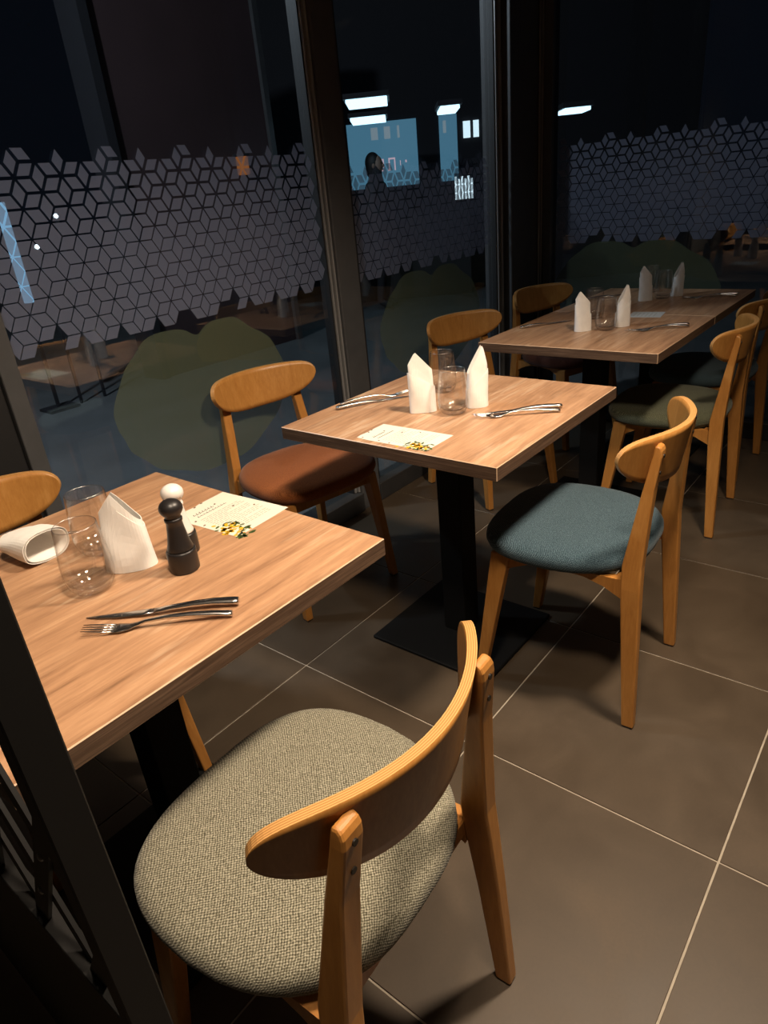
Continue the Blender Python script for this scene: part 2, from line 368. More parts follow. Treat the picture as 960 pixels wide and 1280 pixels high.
def add_film(parent, axis, u0, u1, zt, zb, plane, seed):
    L_ = rhombs(u0, u1, zt, zb, seed)
    pos = lambda u, z: Vector((u, plane, z)) if axis == 'x' else Vector((plane, -u, z))
    L_.sort(key=lambda q: (pos(q[2], q[3])-CAM).length)
    for (k, sh, u, z) in L_[:300]:
        o = bpy.data.objects.new('rhombus', rhomb_mesh(k, sh, axis)); COL.objects.link(o); o.parent = parent; o.location = pos(u, z)
    rest = L_[300:]
    if rest:
        V, F = [], []
        for (k, sh, u, z) in rest:
            b0 = len(V); c0 = pos(u, z)
            V += [tuple(c0+v.co) for v in rhomb_mesh(k, sh, axis).vertices]; F.append((b0, b0+1, b0+2, b0+3))
        o = mesh_obj('rhombus_field', V, F, 'frosted_film', parent); o['kind'] = 'stuff'

# the bush-shaped film, same cut on each pane (u along the pane from its left lobe, z)
BUSH = [(-0.085, 0.74), (-0.07, 0.81), (-0.02, 0.87), (0.02, 0.915), (0.07, 0.955), (0.15, 0.975), (0.22, 0.965), (0.275, 0.93),
        (0.31, 0.955), (0.37, 0.972), (0.44, 0.965), (0.50, 0.925), (0.57, 0.88), (0.62, 0.82), (0.645, 0.75), (0.635, 0.68), (0.60, 0.61), (0.53, 0.545),
        (0.43, 0.49), (0.33, 0.465), (0.22, 0.47), (0.12, 0.50), (0.05, 0.53), (-0.01, 0.575), (-0.045, 0.62), (-0.07, 0.66), (-0.075, 0.70)]
def smooth_loop(P, n=3):
    for _ in range(n):
        Q = []
        for i in range(len(P)):
            a = P[i]; b_ = P[(i+1) % len(P)]
            Q.append((a[0]*.75+b_[0]*.25, a[1]*.75+b_[1]*.25)); Q.append((a[0]*.25+b_[0]*.75, a[1]*.25+b_[1]*.75))
        P = Q
    return P
def add_bush(parent, axis, off, plane, sc=1.0):
    Q = smooth_loop(BUSH, 1)
    cxm = sum(q[0] for q in Q)/len(Q); czm = sum(q[1] for q in Q)/len(Q)
    P = smooth_loop([(cxm+(q[0]-cxm)*(1+0.014*math.cos(i*PI*0.5)), czm+(q[1]-czm)*(1+0.014*math.cos(i*PI*0.5))) for i, q in enumerate(Q)], 1)
    pos = (lambda u, z, d: (off+u*sc, plane-d, z)) if axis == 'x' else (lambda u, z, d: (plane-d, off-u*sc, z))
    o = mesh_obj('bush_decal', [pos(u, z, 0) for u, z in P], [tuple(range(len(P)))], 'bush_film', parent); o['label'] = 'olive green bush-shaped film'
    P2 = smooth_loop([(0.26, 0.90), (0.31, 0.955), (0.37, 0.968), (0.44, 0.96), (0.50, 0.92), (0.57, 0.875), (0.62, 0.815), (0.635, 0.76), (0.50, 0.80), (0.36, 0.83), (0.27, 0.84)], 2)
    o2 = mesh_obj('lobe', [pos(u, z, 0.0006) for u, z in P2], [tuple(range(len(P2)))], 'bush_film_pale', o)

def bead(name, parent, x0, x1, y0, y1):
    return box(name, x0, x1, y0, y1, 0.09, 2.7, 'bead_metal', parent, 0.0015, 2)
# window 1 : nearest pane of the side glazing
w1 = empty('window_1', (0, 0, 0)); tag(w1, kind='structure')
box('pane', -0.33, 0.935, GLY, GLY+0.008, 0.085, 2.72, 'window_glass', w1)
box('jamb', -0.378, -0.328, 0.57, 0.66, 0, 2.9, 'frame_grey', w1, 0.002)
box('mullion', 0.962, 1.085, 0.565, 0.67, 0, 2.9, 'frame_grey', w1, 0.003)
box('gasket', 0.930, 0.962, 0.592, 0.64, 0.085, 2.72, 'frame_dark', w1)
bead('glazing_bead', w1, 0.936, 0.945, 0.585, 0.595); bead('glazing_bead', w1, 0.951, 0.960, 0.577, 0.592)
box('sill', -0.33, 0.965, 0.56, 0.66, 0, 0.088, 'sill_paint', w1, 0.003)
box('head', -0.33, 0.965, 0.56, 0.66, 2.70, 2.9, 'frame_grey', w1, 0.003)
add_film(w1, 'x', -0.33, 0.93, 1.50, 1.0, GLY-0.0008, 1)
add_bush(w1, 'x', 0.0, GLY-0.0012)
# window 2
w2 = empty('window_2', (0, 0, 0)); tag(w2, kind='structure')
box('pane', 1.085, 2.24, GLY, GLY+0.008, 0.085, 2.72, 'window_glass', w2)
box('gasket', 2.236, 2.30, 0.592, 0.64, 0.085, 2.72, 'frame_dark', w2)
box('gasket', 1.085, 1.13, 0.60, 0.64, 0.085, 2.72, 'frame_dark', w2)
bead('glazing_bead', w2, 2.243, 2.256, 0.583, 0.596); bead('glazing_bead', w2, 2.268, 2.282, 0.574, 0.590)
box('sill', 1.085, 2.30, 0.56, 0.66, 0, 0.088, 'sill_paint', w2, 0.003)
box('head', 1.085, 2.30, 0.56, 0.66, 2.70, 2.9, 'frame_grey', w2, 0.003)
add_film(w2, 'x', 1.11, 2.23, 1.42, 0.98, GLY-0.0008, 2)
add_bush(w2, 'x', 1.33, GLY-0.0012, 1.15)
# window 3 : end wall
w3 = empty('window_3', (0, 0, 0)); tag(w3, kind='structure')
box('pane', GLX, GLX+0.008, -1.70, 0.455, 0.085, 2.72, 'window_glass', w3)
box('jamb', 2.585, 2.66, 0.455, 0.50, 0, 2.9, 'frame_grey', w3, 0.002)
box('gasket', 2.60, 2.66, 0.50, 0.535, 0, 2.9, 'frame_dark', w3)
bead('glazing_bead', w3, 2.590, 2.602, 0.508, 0.516); bead('glazing_bead', w3, 2.585, 2.60, 0.522, 0.530)
box('jamb', 2.585, 2.66, -1.75, -1.70, 0, 2.9, 'frame_grey', w3, 0.002)
box('sill', 2.57, 2.66, -1.70, 0.455, 0, 0.088, 'sill_paint', w3, 0.003)
box('head', 2.57, 2.66, -1.70, 0.455, 2.70, 2.9, 'frame_grey', w3, 0.003)
add_film(w3, 'y', -0.45, 0.85, 1.48, 0.97, GLX-0.0008, 3)
add_bush(w3, 'y', 0.33, GLX-0.0012, 1.2)

# ------------------------------------------------------------------ tables
TH = 0.75
def make_table(label, x0, x1, y0, y1, group='square tables along the window'):
    cx, cy = (x0+x1)/2, (y0+y1)/2
    t = empty('square_table', (cx, cy, 0)); tag(t, label, 'table', group)
    hx, hy = (x1-x0)/2, (y1-y0)/2; th = 0.034; e = 0.0016
    bm = bmesh.new(); bmesh.ops.create_cube(bm, size=1)
    for v in bm.verts: v.co = Vector((v.co.x*2*hx, v.co.y*2*hy, TH-th/2+v.co.z*th))
    bmesh.ops.bevel(bm, geom=list(bm.edges), offset=e, segments=1, affect='EDGES')
    for f in bm.faces:
        n = f.normal
        f.material_index = 0 if abs(n.z) > 0.95 else (1 if abs(n.y) > 0.95 else (2 if abs(n.x) > 0.95 else 3))
    me = bpy.data.meshes.new('tabletop'); bm.to_mesh(me); bm.free()
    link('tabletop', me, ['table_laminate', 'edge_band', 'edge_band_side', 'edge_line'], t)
    box('column', -0.04, 0.04, -0.04, 0.04, 0.012, TH-th-0.006, 'black_metal', t, 0.003, 2)
    box('mount_plate', -0.15, 0.15, -0.15, 0.15, TH-th-0.006, TH-th, 'black_metal', t)
    box('base_plate', -0.20, 0.20, -0.215, 0.215, 0.0, 0.012, 'black_metal', t, 0.003)
    return t
make_table('square wood-grain table with pepper mill and fallen napkin, nearest the camera', -0.969, -0.294, -0.632, 0.074)
make_table('square wood-grain table between the blue and rust chairs', 0.0825, 0.7597, -0.645, 0.033)
make_table('square wood-grain table in front of the olive green chair with grey card on it', 1.1664, 1.828, -0.625, 0.061)
make_table('farthest square wood-grain table against the end window', 1.831, 2.4909, -0.625, 0.061)

# ------------------------------------------------------------------ chair
def make_chair():
    root = empty('dining_chair')
    # seat
    V, F = [], []; n = 56
    def outline(a, k):
        ca, sa = math.cos(a), math.sin(a); e = 3.0
        x = abs(ca)**(2/e)*(1 if ca > 0 else -1); y = abs(sa)**(2/e)*(1 if sa > 0 else -1)
        wx = 0.232 if y > 0 else 0.232-0.045*abs(y)**1.5
        return (x*wx*k, (y*0.215+0.0)*k)
    lay = [(0.80, 0.418), (0.93, 0.421), (0.975, 0.429), (1.0, 0.443), (0.995, 0.456), (0.965, 0.467), (0.90, 0.474), (0.78, 0.480), (0.6, 0.484), (0.4, 0.4865), (0.2, 0.4875)]
    for k, z in lay:
        for i in range(n):
            x, y = outline(2*PI*i/n, k); V.append((x, y+0.020, z))
    for l in range(len(lay)-1):
        for i in range(n):
            i2 = (i+1) % n; F.append((l*n+i, l*n+i2, (l+1)*n+i2, (l+1)*n+i))
    F.append(tuple(range(n))[::-1]); V.append((0, 0.020, 0.488)); c = len(V)-1; l = len(lay)-1
    for i in range(n): F.append((l*n+i, l*n+(i+1) % n, c))
    mesh_obj('seat', V, F, 'fabric_olive', root, True)
    # backrest : bent plywood
    nx, nz = 44, 9; th = 0.013; hw = 0.214
    def bpos(s, t, front):
        x = s*hw
        top = 0.736 + 0.041*max(0, 1-abs(s)**9)**0.45
        bot = 0.736 - 0.092*max(0, 1-abs(s)**2.7)**0.60
        z = bot+(top-bot)*t
        y = -0.228 + 0.090*s*s - (z-0.70)*0.17
        # normal in plan
        dy = 2*0.090*s/hw; nl = math.hypot(1, dy)
        nxn, nyn = -dy/nl, 1/nl
        o = th/2 if front else -th/2
        return (x+nxn*o, y+nyn*o, z)
    V = []; S_ = [math.sin((i/(nx-1)*2-1)*PI/2*0.995)/math.sin(PI/2*0.995) for i in range(nx)]
    S_ = [max(-0.9995, min(0.9995, s)) for s in S_]
    for fr in (1, 0):
        for s in S_:
            for j in range(nz): V.append(bpos(s, j/(nz-1), fr))
    idx = lambda fr, i, j: (0 if fr else nx*nz)+i*nz+j
    F = []; edge = []; uvs = []
    for i in range(nx-1):
        for j in range(nz-1):
            F.append((idx(1, i, j), idx(1, i, j+1), idx(1, i+1, j+1), idx(1, i+1, j)))
            F.append((idx(0, i, j), idx(0, i+1, j), idx(0, i+1, j+1), idx(0, i, j+1)))
    ne = len(F)
    for i in range(nx-1):
        F.append((idx(1, i, nz-1), idx(0, i, nz-1), idx(0, i+1, nz-1), idx(1, i+1, nz-1)))
        F.append((idx(1, i, 0), idx(1, i+1, 0), idx(0, i+1, 0), idx(0, i, 0)))
    for j in range(nz-1):
        F.append((idx(1, 0, j), idx(0, 0, j), idx(0, 0, j+1), idx(1, 0, j+1)))
        F.append((idx(1, nx-1, j), idx(1, nx-1, j+1), idx(0, nx-1, j+1), idx(0, nx-1, j)))
    me = bpy.data.meshes.new('backrest'); me.from_pydata(V, [], F); me.update()
    ul = me.uv_layers.new(name='UVMap'); nf = nx*nz
    for pi, p in enumerate(me.polygons):
        p.material_index = 1 if pi >= ne else 0; p.use_smooth = pi < ne
        for li in p.loop_indices:
            vi = me.loops[li].vertex_index
            ul.data[li].uv = (0.5, 0.0 if vi < nf else 1.0)
    fixnorm(me)
    link('backrest', me, ['ply_face', 'ply_edge'], root)
    # legs
    def leg(name, pts, parent=root, tx=0.030, rtop=False):
        # pts: (x, y, z, depth in y, thickness in x)
        rings = []
        for (x, y, z, d, t_) in pts:
            rings.append([(x-t_/2, y-d/2, z), (x+t_/2, y-d/2, z), (x+t_/2, y+d/2, z), (x-t_/2, y+d/2, z)])
        return loft(name, rings, 'chair_wood', parent, False, 0.0035)
    for s in (-1, 1):
        lg = leg('leg', [(s*0.198, -0.212, 0.004, 0.030, 0.025), (s*0.184, -0.196, 0.26, 0.041, 0.027), (s*0.174, -0.187, 0.40, 0.047, 0.031), (s*0.168, -0.185, 0.46, 0.046, 0.032),
                         (s*0.157, -0.196, 0.58, 0.033, 0.033), (s*0.1505, -0.2035, 0.655, 0.025, 0.033), (s*0.143, -0.2145, 0.735, 0.020, 0.033), (s*0.142, -0.2150, 0.748, 0.018, 0.032), (s*0.1415, -0.2140, 0.755, 0.014, 0.031), (s*0.141, -0.2120, 0.759, 0.008, 0.030)])
        for (z, y) in ((0.735, -0.2525), (0.695, -0.2465)):
            V, F = lathe_data([(0.0042, 0), (0.0042, 0.0045)], 12)
            yb = {0.735: -0.2145-0.0100, 0.695: -0.209-0.0112}[z]
            V = [(v[0]+s*(0.143 if z > .7 else 0.1465), yb-0.0012+v[2]-0.0008, z+v[1]) for v in V]
            mesh_obj('screw', V, F, 'screw_black', lg)
        box('glide', s*0.198-0.010, s*0.198+0.010, -0.224, -0.200, 0.0, 0.005, 'pad_black', lg)
        lf = leg('leg', [(s*0.200, 0.214, 0.004, 0.027, 0.026), (s*0.181, 0.172, 0.30, 0.044, 0.031), (s*0.172, 0.155, 0.418, 0.052, 0.033)])
        box('glide', s*0.200-0.010, s*0.200+0.010, 0.203, 0.225, 0.0, 0.005, 'pad_black', lf)
        # side rail, shallower in the middle
        pr = [(-0.165, 0.366), (-0.12, 0.390), (-0.07, 0.404), (0.0, 0.407), (0.07, 0.402), (0.11, 0.385), (0.145, 0.368), (0.145, 0.419), (0.0, 0.419), (-0.165, 0.419)]
        loft('side_rail', [[(s*0.158, y, z) for y, z in pr], [(s*0.180, y, z) for y, z in pr]], 'chair_wood', root)
    box('front_rail', -0.18, 0.18, 0.138, 0.160, 0.372, 0.419, 'chair_wood', root, 0.002)
    box('rear_rail', -0.165, 0.165, -0.165, -0.143, 0.385, 0.419, 'chair_wood', root, 0.002)
    return root
proto = make_chair()
CH = [((-0.660, -0.755), 3.0, 'fabric_olive', 'wooden chair with tweedy olive-beige seat in the foreground, nearest the camera'),
      ((0.464, -0.685), 3.1, 'fabric_blue', 'wooden chair with blue fabric seat on the aisle'),
      ((1.594, -0.575), 3.0, 'fabric_green', 'wooden chair with dark olive green seat just beyond the blue chair'),
      ((2.176, -0.536), -1.5, 'fabric_teal', 'farthest wooden aisle chair, dark teal seat, cut off by the right edge of the photo'),
      ((0.418, 0.345), 170.0, 'fabric_rust', 'wooden chair with rust brown seat standing against the window'),
      ((-0.65, 0.135), 180.0, 'fabric_rust', 'wooden chair behind the fallen napkin, only its backrest and a leg showing'),
      ((1.487, 0.207), 162.0, 'fabric_rust', 'wooden chair behind the two tall napkins of the second table'),
      ((2.29, 0.22), 162.0, 'fabric_wine', 'farthest wooden chair on the window side, backrest above the far tables')]
seat0 = [c for c in proto.children if c.name.startswith('seat')][0].data
seatmesh = {'fabric_olive': seat0}
for i, ((x, y), a, fab, lab) in enumerate(CH):
    o = proto if i == 0 else copy_tree(proto)
    o.location = (x, y, 0); o.rotation_euler = (0, 0, R(a)); tag(o, lab, 'chair', 'wooden dining chairs around the tables')
    if fab not in seatmesh:
        me = seat0.copy(); me.materials[0] = MATS[fab]; seatmesh[fab] = me
    for c in o.children:
        if c.name.startswith('seat'): c.data = seatmesh[fab]

# ------------------------------------------------------------------ drinking glasses
def make_glass():
    prof = [(0.001, 0.000), (0.026, 0.0), (0.031, 0.003), (0.038, 0.014), (0.0415, 0.032), (0.0410, 0.055), (0.0380, 0.085), (0.0345, 0.119), (0.0338, 0.1200),
            (0.0331, 0.119), (0.0366, 0.085), (0.0396, 0.055), (0.0401, 0.034), (0.0365, 0.020), (0.028, 0.0125), (0.001, 0.0105)]
    V, F = lathe_data(prof, 40)
    o = mesh_obj('water_glass', V, F, ['clear_glass', 'glass_base', 'glass_rim'], None, True); fixnorm(o.data)
    for p in o.data.polygons: p.material_index = 1 if p.center.z < 0.0215 else (2 if p.center.z > 0.1185 else 0)
    for p in o.data.polygons: p.use_smooth = True
    return o
GL = [((-0.677, -0.306), 'clear water glass in front of the pair on the nearest table'), ((-0.594, -0.188), 'clear water glass behind the other one on the nearest table'),
      ((0.375, -0.343), 'clear water glass between two napkins on the second table, front one'), ((0.545, -0.195), 'clear water glass behind the front glass on the second table'),
      ((1.495, -0.314), 'clear water glass between the napkins on the table with the grey card'), ((1.70, -0.18), 'clear water glass behind the left napkin on the table with the grey card'),
      ((2.222, -0.290), 'clear water glass between the napkins on the farthest table'), ((2.39, -0.18), 'rearmost clear water glass on the farthest table')]
g0 = make_glass()
for i, ((x, y), lab) in enumerate(GL):
    o = g0 if i == 0 else g0.copy()
    if i: COL.objects.link(o)
    o.location = (x, y, TH+0.0003); tag(o, lab, 'glass', 'water glasses on the tables')

# ------------------------------------------------------------------ napkins (folded pocket standing upright)
def make_napkin(wd, dp, h1, h2, skew, seed, style=0):
    rnd = random.Random(seed); root = empty('napkin')
    n = 36; nz = 9
    def sheet(name, k, hf):
        V, F = [], []
        for j in range(nz):
            t = j/(nz-1)
            for i in range(n):
                a = 2*PI*i/n; ca, sa = math.cos(a), math.sin(a)
                e = 0.8
                u = (abs(ca)**e)*(1 if ca > 0 else -1)
                y = dp/2*(abs(sa)**e)*(1 if sa > 0 else -1)*k
                z = hf(u, sa)*t; q = min(1, z/h1)
                V.append((u*wd/2*k*(1-(0.06, 0.30)[style]*q) + skew*q*q, y*(1-0.75*q**1.6) + 0.0012*math.sin(a*3+seed+z*50), z))
        for j in range(nz-1):
            for i in range(n):
                i2 = (i+1) % n; F.append((j*n+i, j*n+i2, (j+1)*n+i2, (j+1)*n+i))
        o = mesh_obj(name, V, F, 'napkin_paper', root)
        md = o.modifiers.new('thickness', 'SOLIDIFY'); md.thickness = 0.0010; md.offset = 0
        return o
    # inner layer rises to the point, outer layer is cut on the diagonal
    sg = 1 if skew >= 0 else -1
    up_ = 0.3*sg
    if style:
        sheet('inner_fold', 0.95, lambda u, sa: h1*(1-0.30*abs(u+0.25)**1.1))
        sheet('outer_fold', 1.0, lambda u, sa: h2*(1.30-0.42*abs(u+0.05)**1.1))
    else:
        if sg < 0:
            sheet('inner_fold', 0.90, lambda u, sa: h1*(1-(0.30*abs((u-up_)/1.3) if u > up_ else 0.20*abs((u-up_)/0.7))))
            sheet('outer_fold', 1.0, lambda u, sa: h1*(0.55-0.13*u))
        else:
            sheet('inner_fold', 0.90, lambda u, sa: h1*(1-(0.44*abs((u-up_)/1.3) if u < up_ else 0.36*abs((u-up_)/0.7))))
            sheet('outer_fold', 1.0, lambda u, sa: h1*(0.45+0.15*u))
    return root
nk = [((-0.598, -0.300), 0.088, 0.045, 0.142, 0.088, 0.004, -42, 'greyish white folded napkin standing beside the pepper mill', 3),
      ((0.352, -0.258), 0.074, 0.036, 0.164, 0.090, -0.004, -48, 'white pointed napkin left of the glasses on the second table', 1),
      ((0.452, -0.370), 0.062, 0.046, 0.168, 0.095, 0.010, -40, 'white pointed napkin right of the glasses on the second table', 2),
      ((1.452, -0.240), 0.064, 0.036, 0.150, 0.100, -0.006, -50, 'white napkin left of the glass on the table with the grey card', 4),
      ((1.570, -0.350), 0.056, 0.046, 0.158, 0.105, 0.008, -42, 'white napkin right of the glass on the table with the grey card', 5),
      ((2.140, -0.240), 0.060, 0.036, 0.154, 0.100, -0.008, -50, 'white napkin left of the glass on the farthest table', 6),
      ((2.283, -0.336), 0.052, 0.044, 0.150, 0.105, 0.008, -42, 'white napkin right of the glass on the farthest table', 7)]
for (x, y), wd, dp, h1, h2, sk, a, lab, sd in nk:
    o = make_napkin(wd, dp, h1, h2, sk, sd, 1 if sd == 3 else 0); o.location = (x, y, TH+0.001); o.rotation_euler = (0, 0, R(a)); tag(o, lab, 'napkin', 'folded napkins on the tables')
o = make_napkin(0.092, 0.058, 0.112, 0.080, -0.001, 11)
o.location = (-0.664, -0.134, TH+0.030); o.rotation_euler = Euler((R(-90), 0, R(8)), 'XYZ')
tag(o, 'cream white napkin lying on its side at the left edge of the nearest table', 'napkin', 'folded napkins on the tables')

# ------------------------------------------------------------------ salt and pepper mills
def mill(label, loc, body, base):
    root = empty('pepper_mill' if body == 'mill_black' else 'salt_mill', loc); tag(root, label, 'mill', 'pair of mills on the nearest table')
    V, F = lathe_data([(0.0005, 0), (0.024, 0), (0.0255, 0.002), (0.0255, 0.036), (0.0245, 0.039), (0.0225, 0.040), (0.0005, 0.040)], 36)
    mesh_obj('base', V, F, base, root, True)
    V, F = lathe_data([(0.0005, 0.0402), (0.0222, 0.0402), (0.0222, 0.043), (0.0195, 0.052), (0.0165, 0.068), (0.0142, 0.084), (0.0134, 0.092), (0.0150, 0.0935), (0.0152, 0.098), (0.0138, 0.0995), (0.0005, 0.0995)], 36)
    mesh_obj('body', V, F, body, root, True)
    pr = [(0.0005, 0.0997), (0.0128, 0.0997), (0.0135, 0.1015)]
    for k in range(1, 13):
        a = -PI/2+PI*(0.16+0.84*k/12); pr.append((max(0.0006, 0.0200*math.cos(a)), 0.1165+0.0165*math.sin(a)))
    V, F = lathe_data(pr, 36); mesh_obj('knob', V, F, body, root, True)
    return root
mill('black wooden pepper mill with a round knob', (-0.553, -0.394, TH+0.0003), 'mill_black', 'mill_black')
mill('white salt mill with a black base behind the pepper mill', (-0.512, -0.340, TH+0.0003), 'mill_white', 'mill_black')

# ------------------------------------------------------------------ cutlery
def strip(name, st, mat, parent):
    # st: (s, half width, z centre, half thickness, lateral offset)
    rings = []
    for (s, w_, z, h, d) in st:
        rings.append([(s, d-w_, z), (s, d-w_*0.6, z-h), (s, d+w_*0.6, z-h), (s, d+w_, z), (s, d+w_*0.6, z+h), (s, d-w_*0.6, z+h)])
    o = loft(name, rings, mat, parent, True)
    return o
def make_knife():
    r_ = empty('table_knife')
    strip('blade', [(0.0, 0.0008, 0.0018, 0.0005, 0.004), (0.02, 0.0045, 0.002, 0.0006, 0.002), (0.05, 0.0078, 0.0026, 0.0007, 0.0), (0.09, 0.0085, 0.0040, 0.0008, -0.0008), (0.118, 0.0075, 0.0055, 0.0012, -0.001)], 'steel', r_)
    strip('handle', [(0.108, 0.0078, 0.0049, 0.0011, -0.001), (0.118, 0.0074, 0.0056, 0.0017, -0.001), (0.135, 0.0060, 0.0072, 0.0028, -0.0005), (0.17, 0.0070, 0.0088, 0.0036, 0.0006), (0.20, 0.0082, 0.0088, 0.0038, 0.0014), (0.232, 0.0092, 0.0070, 0.0040, 0.0008), (0.240, 0.0090, 0.0062, 0.0038, 0.0002)], 'steel', r_)
    return r_
def make_fork():
    r_ = empty('table_fork')
    strip('handle', [(0.042, 0.0118, 0.0042, 0.0009, 0), (0.055, 0.0125, 0.0028, 0.0010, 0), (0.068, 0.0100, 0.0030, 0.0012, 0), (0.080, 0.0058, 0.0060, 0.0016, 0), (0.095, 0.0036, 0.0100, 0.0022, 0), (0.125, 0.0038, 0.0122, 0.0026, 0),
                     (0.16, 0.0052, 0.0116, 0.0030, 0), (0.195, 0.0064, 0.0086, 0.0032, 0), (0.218, 0.0070, 0.0052, 0.0032, 0), (0.224, 0.0068, 0.0042, 0.0030, 0)], 'steel', r_)
    for k in range(4):
        d = (k-1.5)*0.0064
        strip('tine', [(0.0, 0.0006, 0.0105, 0.0005, d*0.86), (0.012, 0.0013, 0.0088, 0.0008, d*0.95), (0.028, 0.0017, 0.0062, 0.0009, d), (0.046, 0.0019, 0.0040, 0.0009, d)], 'steel', r_)
    return r_
kn0, fk0 = make_knife(), make_fork(); kn_used = fk_used = False
def place(proto_, first, a, b_, label, cat, group):
    o = proto_ if first else copy_tree(proto_)
    o.location = (a[0], a[1], TH+0.0004); o.rotation_euler = (0, 0, math.atan2(b_[1]-a[1], b_[0]-a[0])); tag(o, label, cat, group)
KN = [((-0.738, -0.388), (-0.569, -0.578), 'steel table knife lying above the fork at the front of the nearest table'),
      ((-0.572, -0.062), (-0.76, 0.045), 'steel table knife running under the fallen napkin on the nearest table'),
      ((0.372, -0.402), (0.520, -0.585), 'steel table knife right of the napkins on the second table'),
      ((0.470, -0.135), (0.273, -0.014), 'steel table knife left of the napkins on the second table'),
      ((1.480, -0.395), (1.625, -0.575), 'steel table knife on the aisle side of the table with the grey card'),
      ((1.635, -0.110), (1.437, 0.018), 'steel table knife on the window side of the table with the grey card'),
      ((2.222, -0.375), (2.318, -0.570), 'steel table knife on the aisle side of the farthest table'),
      ((2.33, -0.10), (2.13, 0.018), 'steel table knife on the window side of the farthest table')]
for i, (a, b_, lab) in enumerate(KN): place(kn0, i == 0, a, b_, lab, 'knife', 'table knives on the tables')
FK = [((-0.760, -0.422), (-0.602, -0.587), 'steel table fork with raised handle beside the knife on the nearest table'),
      ((0.352, -0.422), (0.490, -0.602), 'steel table fork beside the knife on the second table, near the blue chair'),
      ((0.492, -0.112), (0.315, 0.003), 'steel table fork behind the left napkin on the second table'),
      ((1.462, -0.415), (1.60, -0.590), 'steel table fork on the aisle side of the table with the grey card'),
      ((2.200, -0.385), (2.285, -0.585), 'steel table fork on the aisle side of the farthest table')]
for i, (a, b_, lab) in enumerate(FK): place(fk0, i == 0, a, b_, lab, 'fork', 'table forks on the tables')

# ------------------------------------------------------------------ menu cards
def menu(label, cx, cy, wx, hy, rz, seed):
    rnd = random.Random(seed)
    root = empty('menu_card', (cx, cy, TH+0.0002), rz); tag(root, label, 'menu', 'menu cards with yellow flowers')
    # slightly irregular die-cut sheet
    P = [(-wx/2, -hy/2), (wx*0.1, -hy/2-0.001), (wx/2, -hy/2), (wx/2, 0.0), (wx/2, hy/2), (wx*0.02, hy/2), (-wx*0.08, hy/2-0.003), (-wx*0.3, hy/2), (-wx/2+0.004, hy/2-0.003), (-wx/2, hy*0.3)]
    th = 0.0004
    V = [(x, y, 0) for x, y in P]+[(x, y, th) for x, y in P]; n = len(P)
    F = [tuple(range(n))[::-1], tuple(range(n, 2*n))]+[(i, (i+1) % n, n+(i+1) % n, n+i) for i in range(n)]
    mesh_obj('sheet', V, F, 'menu_paper', root)
    V, F = [], []
    def quad(x, y, w_, h, a=0):
        b0 = len(V); ca, sa = math.cos(a), math.sin(a)
        for dx, dy in ((-w_/2, -h/2), (w_/2, -h/2), (w_/2, h/2), (-w_/2, h/2)): V.append((x+dx*ca-dy*sa, y+dx*sa+dy*ca, th+0.0001))
        F.append((b0, b0+1, b0+2, b0+3))
    # title in slanted script strokes, two lines
    for row, (yy, nn, hh) in enumerate(((hy*0.31, 7, 0.010), (hy*0.24, 10, 0.007))):
        for k in range(nn):
            x = -wx*0.30+k*wx*0.055
            quad(x, yy, 0.0018, hh*rnd.uniform(0.7, 1.1), -0.35); quad(x+wx*0.022, yy-hh*0.2, wx*0.03, 0.0015, 0.5)
    mesh_obj('printed_title', V, F, 'ink', root)
    V, F = [], []
    for k in range(15):
        y = hy*0.15-k*hy*0.036
        x = -wx*0.36
        while x < wx*0.34:
            w_ = rnd.uniform(0.004, 0.014); quad(x+w_/2, y, w_, 0.0018); x += w_+0.0025
            if k % 4 == 3 and x > 0: break
    mesh_obj('printed_text', V, F, 'ink_pale', root)
    # flower bunch printed on the lower left edge
    def leafset(name, mat, items, zz):
        V, F = [], []
        for (x, y, l, w_, a) in items:
            b0 = len(V); ca, sa = math.cos(a), math.sin(a)
            for dx, dy in ((-l/2, 0), (-l/6, w_/2), (l/4, w_/2.2), (l/2, 0), (l/4, -w_/2.2), (-l/6, -w_/2)): V.append((x+dx*ca-dy*sa, y+dx*sa+dy*ca, zz))
            F.append(tuple(range(b0, b0+6)))
        return mesh_obj(name, V, F, mat, root)
    fx, fy = -wx*0.38, -hy*0.36
    leafset('printed_leaves', 'leaf_green', [(fx+rnd.uniform(-0.016, 0.028), fy+rnd.uniform(-0.044, 0.042), rnd.uniform(0.010, 0.020), 0.006, rnd.uniform(0, PI)) for _ in range(34)], th+0.00014)
    leafset('printed_petals', 'flower_yellow', [(fx+rnd.gauss(0.0, 0.009), fy+0.010+rnd.gauss(0, 0.015), rnd.uniform(0.008, 0.013), 0.008, rnd.uniform(0, PI)) for _ in range(30)], th+0.00018)
    leafset('printed_blossoms', 'flower_orange', [(fx+rnd.gauss(0.006, 0.007), fy-0.006+rnd.gauss(0, 0.012), rnd.uniform(0.004, 0.007), 0.005, rnd.uniform(0, PI)) for _ in range(7)], th+0.00022)
    leafset('printed_specks', 'leaf_brown', [(wx*a_, hy*b_, 0.008, 0.0045, c__) for a_, b_, c__ in ((-0.1, 0.47, 0.4), (0.05, 0.49, 0), (-0.42, 0.18, 1), (-0.45, 0.02, 0.3), (0.2, 0.1, 0.5), (0.36, -0.1, 0.7), (-0.42, 0.42, 0.2), (0.12, 0.33, 0.9))], th+0.00014)
menu('white menu card printed with yellow flowers at the corner of the nearest table', -0.362, -0.283, 0.142, 0.192, R(4), 1)
menu('white menu card printed with yellow flowers at the edge of the second table', 0.160, -0.333, 0.118, 0.222, R(0), 2)
